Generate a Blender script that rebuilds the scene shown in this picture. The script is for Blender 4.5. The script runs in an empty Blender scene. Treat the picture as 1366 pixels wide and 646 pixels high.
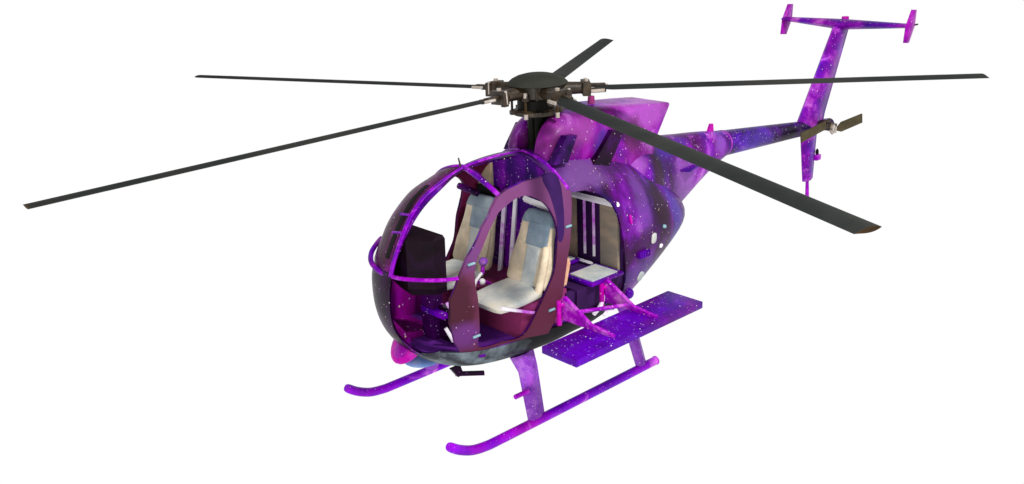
import bpy, bmesh, math, random
from mathutils import Vector, Matrix
random.seed(4)
S=bpy.context.scene; C=S.collection
def lin(h):
    h=h.lstrip('#'); o=[]
    for i in (0,2,4):
        c=int(h[i:i+2],16)/255; o.append(c/12.92 if c<=.04045 else ((c+.055)/1.055)**2.4)
    return (*o,1)
K=.66   # albedo scale: lamps add to the white surround
# ---------------------------------------------------------------- materials
def newmat(name,rough=.5,spec=.3,metal=0,coat=0):
    m=bpy.data.materials.new(name); m.use_nodes=True
    b=m.node_tree.nodes['Principled BSDF']
    b.inputs['Roughness'].default_value=rough; b.inputs['Specular IOR Level'].default_value=spec
    b.inputs['Metallic'].default_value=metal; b.inputs['Coat Weight'].default_value=coat
    b.inputs['Coat Roughness'].default_value=.2
    return m,m.node_tree,b
def N(nt,t,**kw):
    n=nt.nodes.new(t)
    for k,v in kw.items(): setattr(n,k,v)
    return n
def noise(nt,vec,scale,detail=4,rough=.55,dist=0,off=(0,0,0),stretch=(1,1,1)):
    mp=N(nt,'ShaderNodeMapping'); mp.inputs['Location'].default_value=off; mp.inputs['Scale'].default_value=stretch
    nt.links.new(vec,mp.inputs['Vector'])
    n=N(nt,'ShaderNodeTexNoise'); n.inputs['Scale'].default_value=scale; n.inputs['Detail'].default_value=detail
    n.inputs['Roughness'].default_value=rough; n.inputs['Distortion'].default_value=dist
    nt.links.new(mp.outputs[0],n.inputs['Vector']); return n.outputs['Fac']
def ramp(nt,fac,stops,k=None):
    k=k or K
    r=N(nt,'ShaderNodeValToRGB'); e=r.color_ramp.elements
    while len(e)<len(stops): e.new(.5)
    for el,(p,c) in zip(e,stops):
        el.position=p; c=lin(c) if isinstance(c,str) else c; el.color=(c[0]*k,c[1]*k,c[2]*k,1)
    nt.links.new(fac,r.inputs[0]); return r.outputs[0]
def math_(nt,op,a,b=None,c=None):
    n=N(nt,'ShaderNodeMath',operation=op)
    for i,v in enumerate((a,b,c)):
        if v is None: continue
        if isinstance(v,(int,float)): n.inputs[i].default_value=v
        else: nt.links.new(v,n.inputs[i])
    return n.outputs[0]
def mix(nt,f,a,b):
    n=N(nt,'ShaderNodeMix',data_type='RGBA')
    if isinstance(f,(int,float)): n.inputs[0].default_value=f
    else: nt.links.new(f,n.inputs[0])
    for i,v in ((6,a),(7,b)):
        if isinstance(v,tuple): n.inputs[i].default_value=v
        else: nt.links.new(v,n.inputs[i])
    return n.outputs[2]
def galaxy(name,stops,scale=1.6,off=(0,0,0),stars=1.0,stretch=(1,1,1),rough=.38,spec=.10,dist=.6,starscale=16,hue=None,glow=.0,glowcol='#e88cf6',val=1.0):
    m,nt,b=newmat(name,rough,spec)
    tc=N(nt,'ShaderNodeTexCoord').outputs['Object']
    f1=noise(nt,tc,scale,6,.62,dist,off,stretch); f2=noise(nt,tc,scale*3.7,5,.6,.3,(off[0]+9,off[1],off[2]),stretch)
    f=math_(nt,'ADD',math_(nt,'MULTIPLY',f1,.74),math_(nt,'MULTIPLY',f2,.26))
    f=math_(nt,'MULTIPLY_ADD',f,3.4,-1.2)
    col=ramp(nt,f,stops)
    if hue:   # second colour family drifting through the first
        h=noise(nt,tc,scale*1.3,3,.5,.4,(off[0]-4,off[1]+7,off[2]),stretch)
        r=N(nt,'ShaderNodeMapRange'); r.inputs[1].default_value=.46; r.inputs[2].default_value=.64
        nt.links.new(h,r.inputs[0]); col2=ramp(nt,f,hue); col=mix(nt,r.outputs[0],col,col2)
    if glow:
        g=noise(nt,tc,scale*1.9,5,.6,.8,(off[0]+3,off[1]-5,off[2]+2),stretch)
        r=N(nt,'ShaderNodeMapRange',interpolation_type='SMOOTHSTEP'); r.inputs[1].default_value=.56; r.inputs[2].default_value=.74; r.inputs[3].default_value=0; r.inputs[4].default_value=glow
        nt.links.new(g,r.inputs[0]); h=lin(glowcol); col=mix(nt,r.outputs[0],col,tuple(x*K*1.1 for x in h[:3])+(1,))
    hs=N(nt,'ShaderNodeHueSaturation'); hs.inputs['Saturation'].default_value=1.14; hs.inputs['Value'].default_value=val; nt.links.new(col,hs.inputs['Color']); col=hs.outputs[0]
    if stars>0:
        for sc,rad,pr,cc in ((starscale*2.2,.20,.62,'#c9a6e8'),(starscale*.9,.125,.62,'#fbeaff'),(starscale*1.5,.17,.80,'#f0d8b8')):
            v=N(nt,'ShaderNodeTexVoronoi'); v.inputs['Scale'].default_value=sc
            nt.links.new(tc,v.inputs['Vector'])
            w=N(nt,'ShaderNodeTexWhiteNoise'); nt.links.new(v.outputs['Position'],w.inputs['Vector'])
            keepm=math_(nt,'GREATER_THAN',w.outputs['Value'],1-(1-pr)*stars)
            r=N(nt,'ShaderNodeMapRange'); r.inputs[1].default_value=rad; r.inputs[2].default_value=rad*.35; r.inputs[3].default_value=0; r.inputs[4].default_value=1
            nt.links.new(v.outputs['Distance'],r.inputs[0])
            col=mix(nt,math_(nt,'MULTIPLY',math_(nt,'MULTIPLY',r.outputs[0],keepm),1.0),col,tuple(x*.9 for x in lin(cc)[:3])+(1,))
    nt.links.new(col,b.inputs['Base Color'])
    bp=N(nt,'ShaderNodeBump'); bp.inputs['Strength'].default_value=.06; bp.inputs['Distance'].default_value=.01
    nt.links.new(noise(nt,tc,60,3),bp.inputs['Height']); nt.links.new(bp.outputs[0],b.inputs['Normal'])
    rr=noise(nt,tc,7,3); nt.links.new(math_(nt,'MULTIPLY_ADD',rr,.25,rough-.15),b.inputs['Roughness'])
    return m
def blots(m,items,starx=None):
    nt=m.node_tree; b=nt.nodes['Principled BSDF']; col=b.inputs['Base Color'].links[0].from_socket
    tc=N(nt,'ShaderNodeTexCoord').outputs['Object']; ab=N(nt,'ShaderNodeVectorMath',operation='ABSOLUTE'); nt.links.new(tc,ab.inputs[0])
    sp=N(nt,'ShaderNodeSeparateXYZ'); nt.links.new(tc,sp.inputs[0]); cb=N(nt,'ShaderNodeCombineXYZ')
    nt.links.new(sp.outputs[0],cb.inputs[0]); nt.links.new(math_(nt,'ABSOLUTE',sp.outputs[1]),cb.inputs[1]); nt.links.new(sp.outputs[2],cb.inputs[2])
    for k,(c,sc,hexa,amt) in enumerate(items):
        sub=N(nt,'ShaderNodeVectorMath',operation='SUBTRACT'); nt.links.new(cb.outputs[0],sub.inputs[0]); sub.inputs[1].default_value=c
        mu=N(nt,'ShaderNodeVectorMath',operation='DIVIDE'); nt.links.new(sub.outputs[0],mu.inputs[0]); mu.inputs[1].default_value=sc
        ln=N(nt,'ShaderNodeVectorMath',operation='LENGTH'); nt.links.new(mu.outputs[0],ln.inputs[0])
        d=math_(nt,'ADD',ln.outputs['Value'],math_(nt,'MULTIPLY_ADD',noise(nt,tc,5,4,.6,.3,(k*3.1,k,0)),1.2,-.6))
        r=N(nt,'ShaderNodeMapRange',interpolation_type='SMOOTHSTEP'); r.inputs[1].default_value=1.25; r.inputs[2].default_value=.45; r.inputs[3].default_value=0; r.inputs[4].default_value=amt
        nt.links.new(d,r.inputs[0]); h=lin(hexa); col=mix(nt,r.outputs[0],col,(h[0]*K,h[1]*K,h[2]*K,1))
    # stars again over the blots
    for sc,rad,pr,cc in ((30,.19,.86,'#d8b8e8'),(24,.16,.88,'#f0d8b8')):
        v=N(nt,'ShaderNodeTexVoronoi'); v.inputs['Scale'].default_value=sc; nt.links.new(tc,v.inputs['Vector'])
        w=N(nt,'ShaderNodeTexWhiteNoise'); nt.links.new(v.outputs['Position'],w.inputs['Vector'])
        r=N(nt,'ShaderNodeMapRange'); r.inputs[1].default_value=rad; r.inputs[2].default_value=rad*.4; r.inputs[3].default_value=0; r.inputs[4].default_value=1
        nt.links.new(v.outputs['Distance'],r.inputs[0])
        ms=math_(nt,'MULTIPLY',r.outputs[0],math_(nt,'GREATER_THAN',w.outputs['Value'],pr))
        if starx is not None: ms=math_(nt,'MULTIPLY',ms,math_(nt,'GREATER_THAN',sp.outputs[0],starx))
        col=mix(nt,ms,col,tuple(x*.8 for x in lin(cc)[:3])+(1,))
    nt.links.new(col,b.inputs['Base Color'])
def cloth(name,stops,scale=4,rough=.8,spec=.08,metal=0,bump=.1,bs=80,stretch=(1,1,1),off=(0,0,0),detail=5,k=None):
    m,nt,b=newmat(name,rough,spec,metal)
    tc=N(nt,'ShaderNodeTexCoord').outputs['Object']
    f=math_(nt,'MULTIPLY_ADD',noise(nt,tc,scale,detail,.6,.3,off,stretch),2.0,-.5)
    nt.links.new(ramp(nt,f,stops,k),b.inputs['Base Color'])
    bp=N(nt,'ShaderNodeBump'); bp.inputs['Strength'].default_value=bump; bp.inputs['Distance'].default_value=.005
    nt.links.new(noise(nt,tc,bs,3),bp.inputs['Height']); nt.links.new(bp.outputs[0],b.inputs['Normal'])
    return m
FUS=[(.0,'#1c0524'),(.22,'#3a0c40'),(.42,'#58186a'),(.6,'#7a37a0'),(.78,'#9a50be'),(1,'#c07ae0')]
FUSB=[(.0,'#16063a'),(.3,'#34156e'),(.55,'#5230a0'),(.8,'#7a45c4'),(1,'#a070e0')]
M={}
M['fus']=galaxy('galaxy_fuselage',FUS,1.5,(3.1,.4,1.2),.55,(1.25,1.1,.55),hue=FUSB,glow=.35,glowcol='#a060e0',val=.9)
M['dog']=galaxy('galaxy_fairing',[(.0,'#48104e'),(.25,'#742478'),(.5,'#9c3ca4'),(.72,'#b858c6'),(1,'#e094ee')],1.9,(1.2,5,2.3),.35,(1,1,.7),hue=[(0,'#3c1670'),(.5,'#7a38b8'),(1,'#b070e0')],glow=.6,glowcol='#eaa0f6',val=1.0)
M['boom']=galaxy('galaxy_boom',[(.0,'#12041c'),(.3,'#2c0c50'),(.5,'#4a1f92'),(.7,'#6a3cc0'),(1,'#a070dc')],2.1,(7.7,2.4,.2),1.5,(1,1,1),dist=1,hue=[(0,'#1c0420'),(.5,'#48126c'),(1,'#7a34b0')],starscale=22,glow=.5,glowcol='#8f70e8')
M['aft']=galaxy('galaxy_aft_fairing',[(.0,'#4a1450'),(.3,'#6e2684'),(.5,'#9340b4'),(.75,'#b45ad2'),(1,'#da90f0')],1.7,(2.2,4.4,1.2),1.0,(1.3,1.3,.6),hue=[(0,'#3a1160'),(.5,'#6d35b0'),(1,'#a466d8')],glow=.75,val=1.05)
M['fin']=galaxy('galaxy_fin',[(.0,'#4c1a80'),(.3,'#6c2c94'),(.55,'#9040ae'),(.75,'#b860c8'),(1,'#dc88e4')],2.2,(.3,1,3),.6,hue=[(0,'#3c1288'),(.5,'#5a22a6'),(1,'#8a3ccc')],glow=.6,val=1.1)
M['plate']=galaxy('galaxy_plate',[(.0,'#7a2090'),(.5,'#b040b8'),(1,'#d66ada')],3,(5,1,3),.3,glow=.5)
M['skid']=galaxy('galaxy_skid',[(.0,'#6a24b8'),(.3,'#8432d6'),(.5,'#9c48ec'),(.7,'#b858ec'),(1,'#f098f4')],1.0,(2.3,8,1),.8,hue=[(0,'#8424b0'),(.5,'#b83ed4'),(1,'#e878ec')],starscale=26,glow=1.0,glowcol='#f29af8',val=1.25)
M['strut']=galaxy('galaxy_strut',[(.0,'#9050c0'),(.5,'#b070de'),(1,'#d498f0')],4,(2.3,1,1),1.0,starscale=26,glow=.3)
M['board']=galaxy('galaxy_board',[(.0,'#36127a'),(.3,'#4a1a96'),(.5,'#6024a4'),(.75,'#7438c8'),(1,'#9a60ea')],1.5,(6,2.3,8),1.1,hue=[(0,'#4a0c70'),(.5,'#6c1690'),(1,'#a438c0')],starscale=17,glow=.5,glowcol='#8a50ec',val=1.15)
M['pink']=galaxy('galaxy_bracket',[(.0,'#9434b4'),(.35,'#ac44c8'),(.6,'#c85cdc'),(1,'#f098f0')],4,(1,2,8),.5,glow=.5,glowcol='#f4a0f4',val=1.1)
M['post']=galaxy('galaxy_frame',[(.0,'#541a8c'),(.35,'#7a2cb4'),(.6,'#a846d2'),(1,'#e080f2')],3.4,(1,4,3),.8,glow=.6,glowcol='#f0a0f8',val=1.1)
M['nose']=galaxy('galaxy_dark',[(.0,'#0c0310'),(.35,'#1c0520'),(.6,'#300a36'),(1,'#441462')],2.6,(4,4,3),.5)
blots(M['fus'],[((-.1,.42,1.87),(.5,.25,.22),'#8252a0',.9),((.15,.3,1.95),(.3,.3,.12),'#5e2c80',.9),((-.80,.55,1.40),(.12,.4,.36),'#8248b4',.6),((-1.08,.5,1.36),(.17,.4,.34),'#300a2c',.95),((-1.38,.45,1.2),(.13,.4,.40),'#5430b0',.8),((-.72,.6,1.08),(.22,.3,.16),'#3c1040',.8),((-.75,.55,.80),(.4,.3,.14),'#54308a',.7),((-1.75,.2,1.05),(.2,.3,.3),'#2a0a30',.8),((-.6,.35,1.82),(.25,.12,.12),'#3c1250',.7)])
blots(M['dog'],[((-1.2,.3,2.18),(.45,.3,.16),'#c862dc',.7),((-.2,.3,2.2),(.35,.3,.16),'#b04cb0',.7),((-.55,.3,1.95),(.16,.3,.22),'#5638a8',.8),((-.05,.3,2.05),(.2,.3,.14),'#6a2060',.85),((-.02,.3,2.12),(.06,.3,.16),'#401040',.5),((-1.0,.3,2.0),(.12,.3,.2),'#7a2a70',.7),((.1,-.1,2.2),(.1,.1,.1),'#300a3c',.6)])
blots(M['aft'],[((-.95,.3,1.78),(.24,.3,.18),'#b060cc',.8),((-1.3,.3,1.58),(.15,.3,.3),'#3a0c34',.95),((-1.85,.2,1.35),(.25,.3,.3),'#b468dc',.75),((-1.7,.2,1.75),(.4,.3,.08),'#4a28a0',.7),((-2.55,.1,1.6),(.12,.3,.12),'#a060d8',.6)])
blots(M['boom'],[((-3.3,.1,1.5),(.35,.3,.2),'#5a34b8',.6),((-3.9,.1,1.45),(.22,.3,.2),'#16041c',.9),((-4.3,.1,1.42),(.15,.3,.2),'#341458',.6)])
M['inner']=galaxy('galaxy_interior',[(.0,'#260832'),(.35,'#3e1050'),(.6,'#561a6c'),(1,'#7a3098')],2.4,(1,7,3),.8,rough=.6,starscale=14)
M['bulk']=galaxy('galaxy_bulkhead',[(.0,'#2e125c'),(.35,'#4a1c80'),(.6,'#6e2ca0'),(1,'#9c48c4')],2.4,(1,9,3),1.2,rough=.6,stretch=(1,1.8,.6),glow=.5,glowcol='#b860d8')
M['liner']=galaxy('galaxy_liner',[(.0,'#601868'),(.35,'#7a2474'),(.6,'#903088'),(1,'#a03ca8')],1.6,(1,7,5),.45,rough=.6,starscale=9,glow=.5,glowcol='#9a3090',val=1.05)
M['scoop']=galaxy('galaxy_scoop',[(.0,'#1a0830'),(.4,'#341254'),(.7,'#54207c'),(1,'#6c3098')],3,(1,9,3),.6)
M['rear']=cloth('plum_panel',[(0,'#30143c'),(.5,'#46225e'),(1,'#5c3080')],2)
M['ring']=cloth('plum_door_frame',[(0,'#5c2838'),(.35,'#6c3048'),(.6,'#7c3c6c'),(1,'#8a4088')],1.5,.7,off=(2.5,.3,.45),stretch=(.5,.5,1.1),detail=2)
M['crimson']=cloth('crimson_door_frame',[(0,'#521032'),(.5,'#721844'),(1,'#8a2058')],2)
M['quarter']=galaxy('galaxy_quarter_window',[(.0,'#2a0824'),(.35,'#48103c'),(.6,'#641a5c'),(1,'#8c3090')],3,(4,1,3),.7,val=1.15)
M['stripe']=cloth('violet_stripe',[(0,'#32184c'),(1,'#4a2470')],4)
M['floor']=cloth('violet_floor',[(0,'#5e2080'),(.5,'#7a30ac'),(1,'#8a3cc4')],2)
M['magenta']=cloth('magenta_box',[(0,'#7c2a4c'),(.5,'#92346a'),(1,'#b04a98')],2,k=.9)
M['maroon']=cloth('maroon_box',[(0,'#70203f'),(.5,'#8a1c52'),(1,'#a03078')],2)
M['belly']=cloth('black_silver_belly',[(0,'#1c1e22'),(.3,'#4c5058'),(.5,'#7c8890'),(.75,'#a4b4c0'),(1,'#d0dce8')],3.4,.6,.1,detail=8,off=(.9,0,.4),stretch=(1.2,1,1))
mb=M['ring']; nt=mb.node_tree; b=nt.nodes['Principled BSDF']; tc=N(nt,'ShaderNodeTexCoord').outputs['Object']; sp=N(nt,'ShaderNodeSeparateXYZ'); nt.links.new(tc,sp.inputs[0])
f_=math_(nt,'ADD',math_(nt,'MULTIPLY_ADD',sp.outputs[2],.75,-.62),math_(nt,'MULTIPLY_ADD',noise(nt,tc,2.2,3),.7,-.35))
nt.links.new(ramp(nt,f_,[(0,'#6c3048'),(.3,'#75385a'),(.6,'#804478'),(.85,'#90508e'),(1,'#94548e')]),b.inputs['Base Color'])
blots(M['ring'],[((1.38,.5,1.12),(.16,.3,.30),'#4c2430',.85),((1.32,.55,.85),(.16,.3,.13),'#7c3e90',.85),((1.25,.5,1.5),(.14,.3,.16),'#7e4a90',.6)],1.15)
mb=M['belly']; nt=mb.node_tree; b=nt.nodes['Principled BSDF']; src=b.inputs['Base Color'].links[0].from_socket
tc=N(nt,'ShaderNodeTexCoord').outputs['Object']; sp=N(nt,'ShaderNodeSeparateXYZ'); nt.links.new(tc,sp.inputs[0])
ns=math_(nt,'MULTIPLY_ADD',noise(nt,tc,5,4),.5,-.25); g=N(nt,'ShaderNodeMapRange'); g.inputs[1].default_value=.70; g.inputs[2].default_value=1.0
nt.links.new(math_(nt,'ADD',sp.outputs[0],ns),g.inputs[0]); nt.links.new(mix(nt,g.outputs[0],(.006,.006,.008,1),src),b.inputs['Base Color'])
M['blue']=cloth('pale_blue',[(0,'#5c7cc0'),(.5,'#7a9cd8'),(1,'#a8bed8')],5,.5,k=.9)
M['chin']=galaxy('galaxy_chin',[(.0,'#c030b0'),(.5,'#e048c8'),(1,'#f070e0')],4,(1,2,8),.3)
M['beige']=cloth('beige_fabric',[(0,'#a0968a'),(.4,'#c4b49a'),(.6,'#dccbb0'),(1,'#eadcc6')],3.5,.85,bump=.2,bs=160,k=1.0)
M['grey']=cloth('grey_blue_fabric',[(0,'#5c6c78'),(.4,'#788896'),(.7,'#94a0a8'),(1,'#b4babc')],3.5,.85,bump=.2,bs=160,k=1.0)
M['pale']=cloth('pale_fabric',[(0,'#8c969c'),(.4,'#b4bab8'),(.7,'#d0cec4'),(1,'#dccfb8')],3.5,.85,bump=.2,bs=160,k=1.0)
M['tan']=cloth('tan_panel',[(0,'#55606a'),(.35,'#8a8070'),(.6,'#b09a80'),(1,'#c0a888')],1.6,.8,stretch=(.4,.4,1),k=1.0)
M['salmon']=cloth('salmon_pad',[(0,'#b0786c'),(.5,'#d8a284'),(1,'#e8c09c')],5,k=1.0)
M['white']=cloth('white_trim',[(0,'#d8b8e8'),(.25,'#f4f0f4'),(1,'#ffffff')],3,.6,k=1.0)
M['whitepink']=galaxy('white_pink_trim',[(.0,'#c860dc'),(.25,'#e8b8f4'),(.45,'#fbf2ff'),(1,'#ffffff')],2.2,(1.3,.3,.7),0,val=1.4)
M['blade']=cloth('blade_grey',[(0,'#242727'),(.45,'#2f3332'),(.7,'#383a37'),(1,'#42423e')],2.2,.7,.07,stretch=(.5,.5,.5),bs=40,detail=7)
M['cap']=cloth('cap_grey',[(0,'#34352f'),(1,'#42433c')],5,.8,.08)
M['tip']=cloth('tip_brown',[(0,'#40301c'),(1,'#54412c')],5)
M['brown']=cloth('hub_brown',[(0,'#181008'),(.5,'#382b1c'),(1,'#56452e')],14,.5,.4,detail=8)
M['black']=cloth('mast_black',[(0,'#060606'),(1,'#16140f')],8,.5)
M['steel']=cloth('rod_steel',[(0,'#a08c78'),(.5,'#c8bcae'),(1,'#e8e4e0')],20,.35,.5)
M['khaki']=cloth('tail_blade_khaki',[(0,'#4a4230'),(.5,'#5c523c'),(1,'#6a6048')],8)
M['dash']=galaxy('dark_panel',[(.0,'#120810'),(.5,'#1e0f1a'),(1,'#2a1430')],3,(2,2,2),0,rough=.7)
M['pin']=cloth('hinge_steel',[(0,'#6c94a0'),(1,'#94b8c0')],30,.4,k=1.0)
# ---------------------------------------------------------------- mesh helpers
def finish(name,bm,mat,parent,smooth=True,ang=35,normals=True):
    if normals: bmesh.ops.recalc_face_normals(bm,faces=bm.faces)
    me=bpy.data.meshes.new(name); bm.to_mesh(me); bm.free()
    me.materials.append(mat); o=bpy.data.objects.new(name,me); C.objects.link(o)
    if parent: o.parent=parent
    if smooth:
        me.polygons.foreach_set('use_smooth',[True]*len(me.polygons)); me.set_sharp_from_angle(angle=math.radians(ang))
    return o
def bevel(bm,w,seg=2,ang=30):
    es=[e for e in bm.edges if len(e.link_faces)==2 and e.calc_face_angle(0)>math.radians(ang)]
    bmesh.ops.bevel(bm,geom=es,offset=w,segments=seg,profile=.6,affect='EDGES',clamp_overlap=True)
def box(bm,c,s,rot=None):
    r=bmesh.ops.create_cube(bm,size=1); m=Matrix.Translation(c)@(rot.to_4x4() if rot else Matrix())@Matrix.Diagonal((*s,1))
    bmesh.ops.transform(bm,matrix=m,verts=r['verts']); return r['verts']
def frame_of(d,up=Vector((0,0,1))):
    d=d.normalized()
    if abs(d.dot(up))>.98: up=Vector((1,0,0))
    a=up.cross(d).normalized(); return a,d.cross(a)
def tube(bm,path,r,n=14,cap=True,ry=None,up=Vector((0,0,1))):
    P=[Vector(p) for p in path]; rings=[]
    for i,p in enumerate(P):
        d=(P[min(i+1,len(P)-1)]-P[max(i-1,0)]); a,b=frame_of(d,up)
        rr=r[i] if isinstance(r,(list,tuple)) else r; rb=rr if ry is None else (ry[i] if isinstance(ry,(list,tuple)) else ry)
        rings.append([bm.verts.new(p+a*math.cos(t)*rr+b*math.sin(t)*rb) for t in [2*math.pi*k/n for k in range(n)]])
    for q,w in zip(rings,rings[1:]):
        for k in range(n): bm.faces.new((q[k],q[(k+1)%n],w[(k+1)%n],w[k]))
    if cap: bm.faces.new(rings[0][::-1]); bm.faces.new(rings[-1])
def spline(pts,n=6):
    P=[Vector(p) for p in pts]; out=[]
    for i in range(len(P)-1):
        a=P[max(i-1,0)];b=P[i];c=P[i+1];d=P[min(i+2,len(P)-1)]
        for j in range(n):
            t=j/n; out.append(.5*((2*b)+(-a+c)*t+(2*a-5*b+4*c-d)*t*t+(-a+3*b-3*c+d)*t**3))
    out.append(P[-1]); return out
def loftrings(bm,rings,cap=True):
    R=[[bm.verts.new(p) for p in r] for r in rings]; n=len(R[0])
    for q,w in zip(R,R[1:]):
        for k in range(n): bm.faces.new((q[k],q[(k+1)%n],w[(k+1)%n],w[k]))
    if cap: bm.faces.new(R[0][::-1]); bm.faces.new(R[-1])
def prism(bm,pts,vec):
    v=Vector(vec); a=[bm.verts.new(Vector(p)) for p in pts]; b=[bm.verts.new(Vector(p)+v) for p in pts]; n=len(a)
    bm.faces.new(a); bm.faces.new(b[::-1])
    for k in range(n): bm.faces.new((a[k],a[(k+1)%n],b[(k+1)%n],b[k]))
def slab(pts,y0,y1): # polygon in (x,z) extruded along y
    bm=bmesh.new(); prism(bm,[(x,y0,z) for x,z in pts],(0,y1-y0,0)); return bm
def superring(x,zt,zb,hw,n=2.4,k=40,ctr=None):
    zc=(zt+zb)/2;h=(zt-zb)/2; o=[]
    for i in range(k):
        t=2*math.pi*i/k; c,s=math.cos(t),math.sin(t)
        o.append((x,hw*math.copysign(abs(c)**(2/n),c),zc+h*math.copysign(abs(s)**(2/n),s)))
    return o
BC=(0.1,1.2); BW=.66
OUT=[(1.65,1.2),(1.655,1.06),(1.645,.92),(1.59,.74),(1.45,.56),(1.22,.42),(.8,.35),(.2,.33),(-.35,.34),(-.85,.43),(-1.25,.6),(-1.65,.84),(-1.88,1.02),(-1.9,1.14),(-1.75,1.3),(-1.45,1.52),(-1.15,1.72),(-.85,1.86),(-.5,1.97),(0,2.03),(.4,2.055),(.81,2.035),(1.02,1.97),(1.24,1.87),(1.38,1.736),(1.5,1.562),(1.6,1.37)]
MK=[(0,5.5),(15,4.6),(30,3.4),(45,2.5),(70,2.1),(90,2.0),(135,2.2),(160,2.8),(180,3.2),(200,3.2),(230,4),(260,5),(290,6),(330,5.8),(360,5.5)]
def _tab():
    n=len(OUT);pts=[]
    for i in range(n):
        p0,p1,p2,p3=[OUT[(i+k-1)%n] for k in range(4)]
        for j in range(12):
            t=j/12
            q=[.5*((2*b)+(-a+c)*t+(2*a-5*b+4*c-d)*t*t+(-a+3*b-3*c+d)*t**3) for a,b,c,d in zip(p0,p1,p2,p3)]
            pts.append((math.atan2(q[1]-BC[1],q[0]-BC[0])%(2*math.pi),math.hypot(q[0]-BC[0],q[1]-BC[1])))
    pts.sort()
    N=360;tab=[]
    for k in range(N):
        a=2*math.pi*k/N
        j=0
        while j<len(pts) and pts[j][0]<a: j+=1
        a1,r1=pts[j-1] if j>0 else (pts[-1][0]-2*math.pi,pts[-1][1])
        a2,r2=pts[j] if j<len(pts) else (pts[0][0]+2*math.pi,pts[0][1])
        tab.append(r1+(r2-r1)*(a-a1)/max(a2-a1,1e-9))
    for _ in range(6): tab=[(tab[k-1]+2*tab[k]+tab[(k+1)%N])/4 for k in range(N)]
    return tab
RT=_tab()
def brad(a):
    u=(a%(2*math.pi))/(2*math.pi)*360;k=int(u)%360;f=u-int(u);return RT[k]*(1-f)+RT[(k+1)%360]*f
def bm_(a):
    d=math.degrees(a)%360
    for (a0,m0),(a1,m1) in zip(MK,MK[1:]):
        if a0<=d<=a1:
            t=(d-a0)/(a1-a0);t=t*t*(3-2*t);return m0+(m1-m0)*t
def bodyy(x,z):
    a=math.atan2(z-BC[1],x-BC[0]);s=math.hypot(x-BC[0],z-BC[1])/brad(a)
    if s>=1: return -(s-1)
    return BW*math.sqrt(1-s**bm_(a))

WINDSCREEN=[(0.847, 0.087, 2.022), (0.809, 0.342, 1.919), (0.803, 0.413, 1.856), (0.924, 0.463, 1.787), (1.057, 0.499, 1.679), (1.242, 0.519, 1.484), (1.345, 0.521, 1.333), (1.426, 0.503, 1.177), (1.435, 0.494, 0.974), (1.398, 0.487, 0.804), (1.339, 0.449, 0.653), (1.406, 0.325, 0.61), (1.477, 0.168, 0.61), (1.555, 0.079, 0.69), (1.615, 0.012, 0.804), (1.648, 0.004, 0.945), (1.655, 0.019, 1.127), (1.628, 0.025, 1.288), (1.574, 0.029, 1.427), (1.465, 0.047, 1.616), (1.334, 0.071, 1.783), (1.142, 0.083, 1.915), (0.962, 0.059, 1.991)]
ROOFWIN=[(0.784, 0.032, 2.037), (0.561, 0.069, 2.049), (0.21, 0.108, 2.037), (0.2, 0.26, 1.98), (0.184, 0.376, 1.898), (0.468, 0.376, 1.914), (0.762, 0.404, 1.876), (0.8, 0.289, 1.958)]
RING_OUT=[(0.803, 0.413, 1.856), (0.924, 0.463, 1.787), (1.057, 0.499, 1.679), (1.242, 0.519, 1.484), (1.345, 0.521, 1.333), (1.426, 0.503, 1.177), (1.435, 0.494, 0.974), (1.398, 0.487, 0.804), (1.341, 0.473, 0.688), (1.196, 0.553, 0.682), (1.002, 0.609, 0.686), (0.738, 0.631, 0.663), (0.509, 0.626, 0.619), (0.415, 0.655, 0.776), (0.351, 0.66, 0.942), (0.277, 0.66, 1.272), (0.185, 0.613, 1.529), (0.068, 0.505, 1.738), (0.093, 0.436, 1.83), (0.173, 0.384, 1.891), (0.322, 0.383, 1.903), (0.513, 0.387, 1.906), (0.698, 0.406, 1.887)]
DOORF=[(1.214, 0.559, 0.718), (1.224, 0.593, 0.882), (1.228, 0.601, 1.143), (1.235, 0.585, 1.292), (1.197, 0.561, 1.425), (1.096, 0.553, 1.564), (0.921, 0.51, 1.734), (0.789, 0.482, 1.784), (0.639, 0.473, 1.823), (0.513, 0.489, 1.804), (0.397, 0.542, 1.716), (0.365, 0.593, 1.615), (0.362, 0.63, 1.512), (0.395, 0.657, 1.369), (0.431, 0.66, 1.182), (0.497, 0.66, 1.067), (0.659, 0.656, 0.855), (0.8, 0.636, 0.7), (1.005, 0.614, 0.709)]
DOORR=[(0.068, 0.505, 1.738), (-0.099, 0.512, 1.721), (-0.253, 0.544, 1.659), (-0.37, 0.585, 1.551), (-0.404, 0.632, 1.415), (-0.437, 0.654, 1.216), (-0.463, 0.648, 1.031), (-0.502, 0.621, 0.818), (-0.496, 0.581, 0.663), (-0.214, 0.607, 0.648), (0.15, 0.633, 0.649), (0.487, 0.632, 0.634), (0.415, 0.655, 0.776), (0.351, 0.66, 0.942), (0.277, 0.66, 1.272), (0.185, 0.613, 1.529)]
STRIPE=[(0.292, 0.388, 1.897), (0.132, 0.369, 1.899), (0.141, 0.447, 1.822), (0.208, 0.544, 1.692), (0.321, 0.647, 1.426), (0.38, 0.645, 1.441), (0.342, 0.596, 1.604), (0.316, 0.506, 1.762)]
EDGE=[(0.167, 0.062, 2.041), (0.151, 0.184, 2.011), (0.122, 0.307, 1.946), (0.104, 0.402, 1.866), (0.081, 0.484, 1.77)]
ROWS=40; COLS=200
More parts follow.
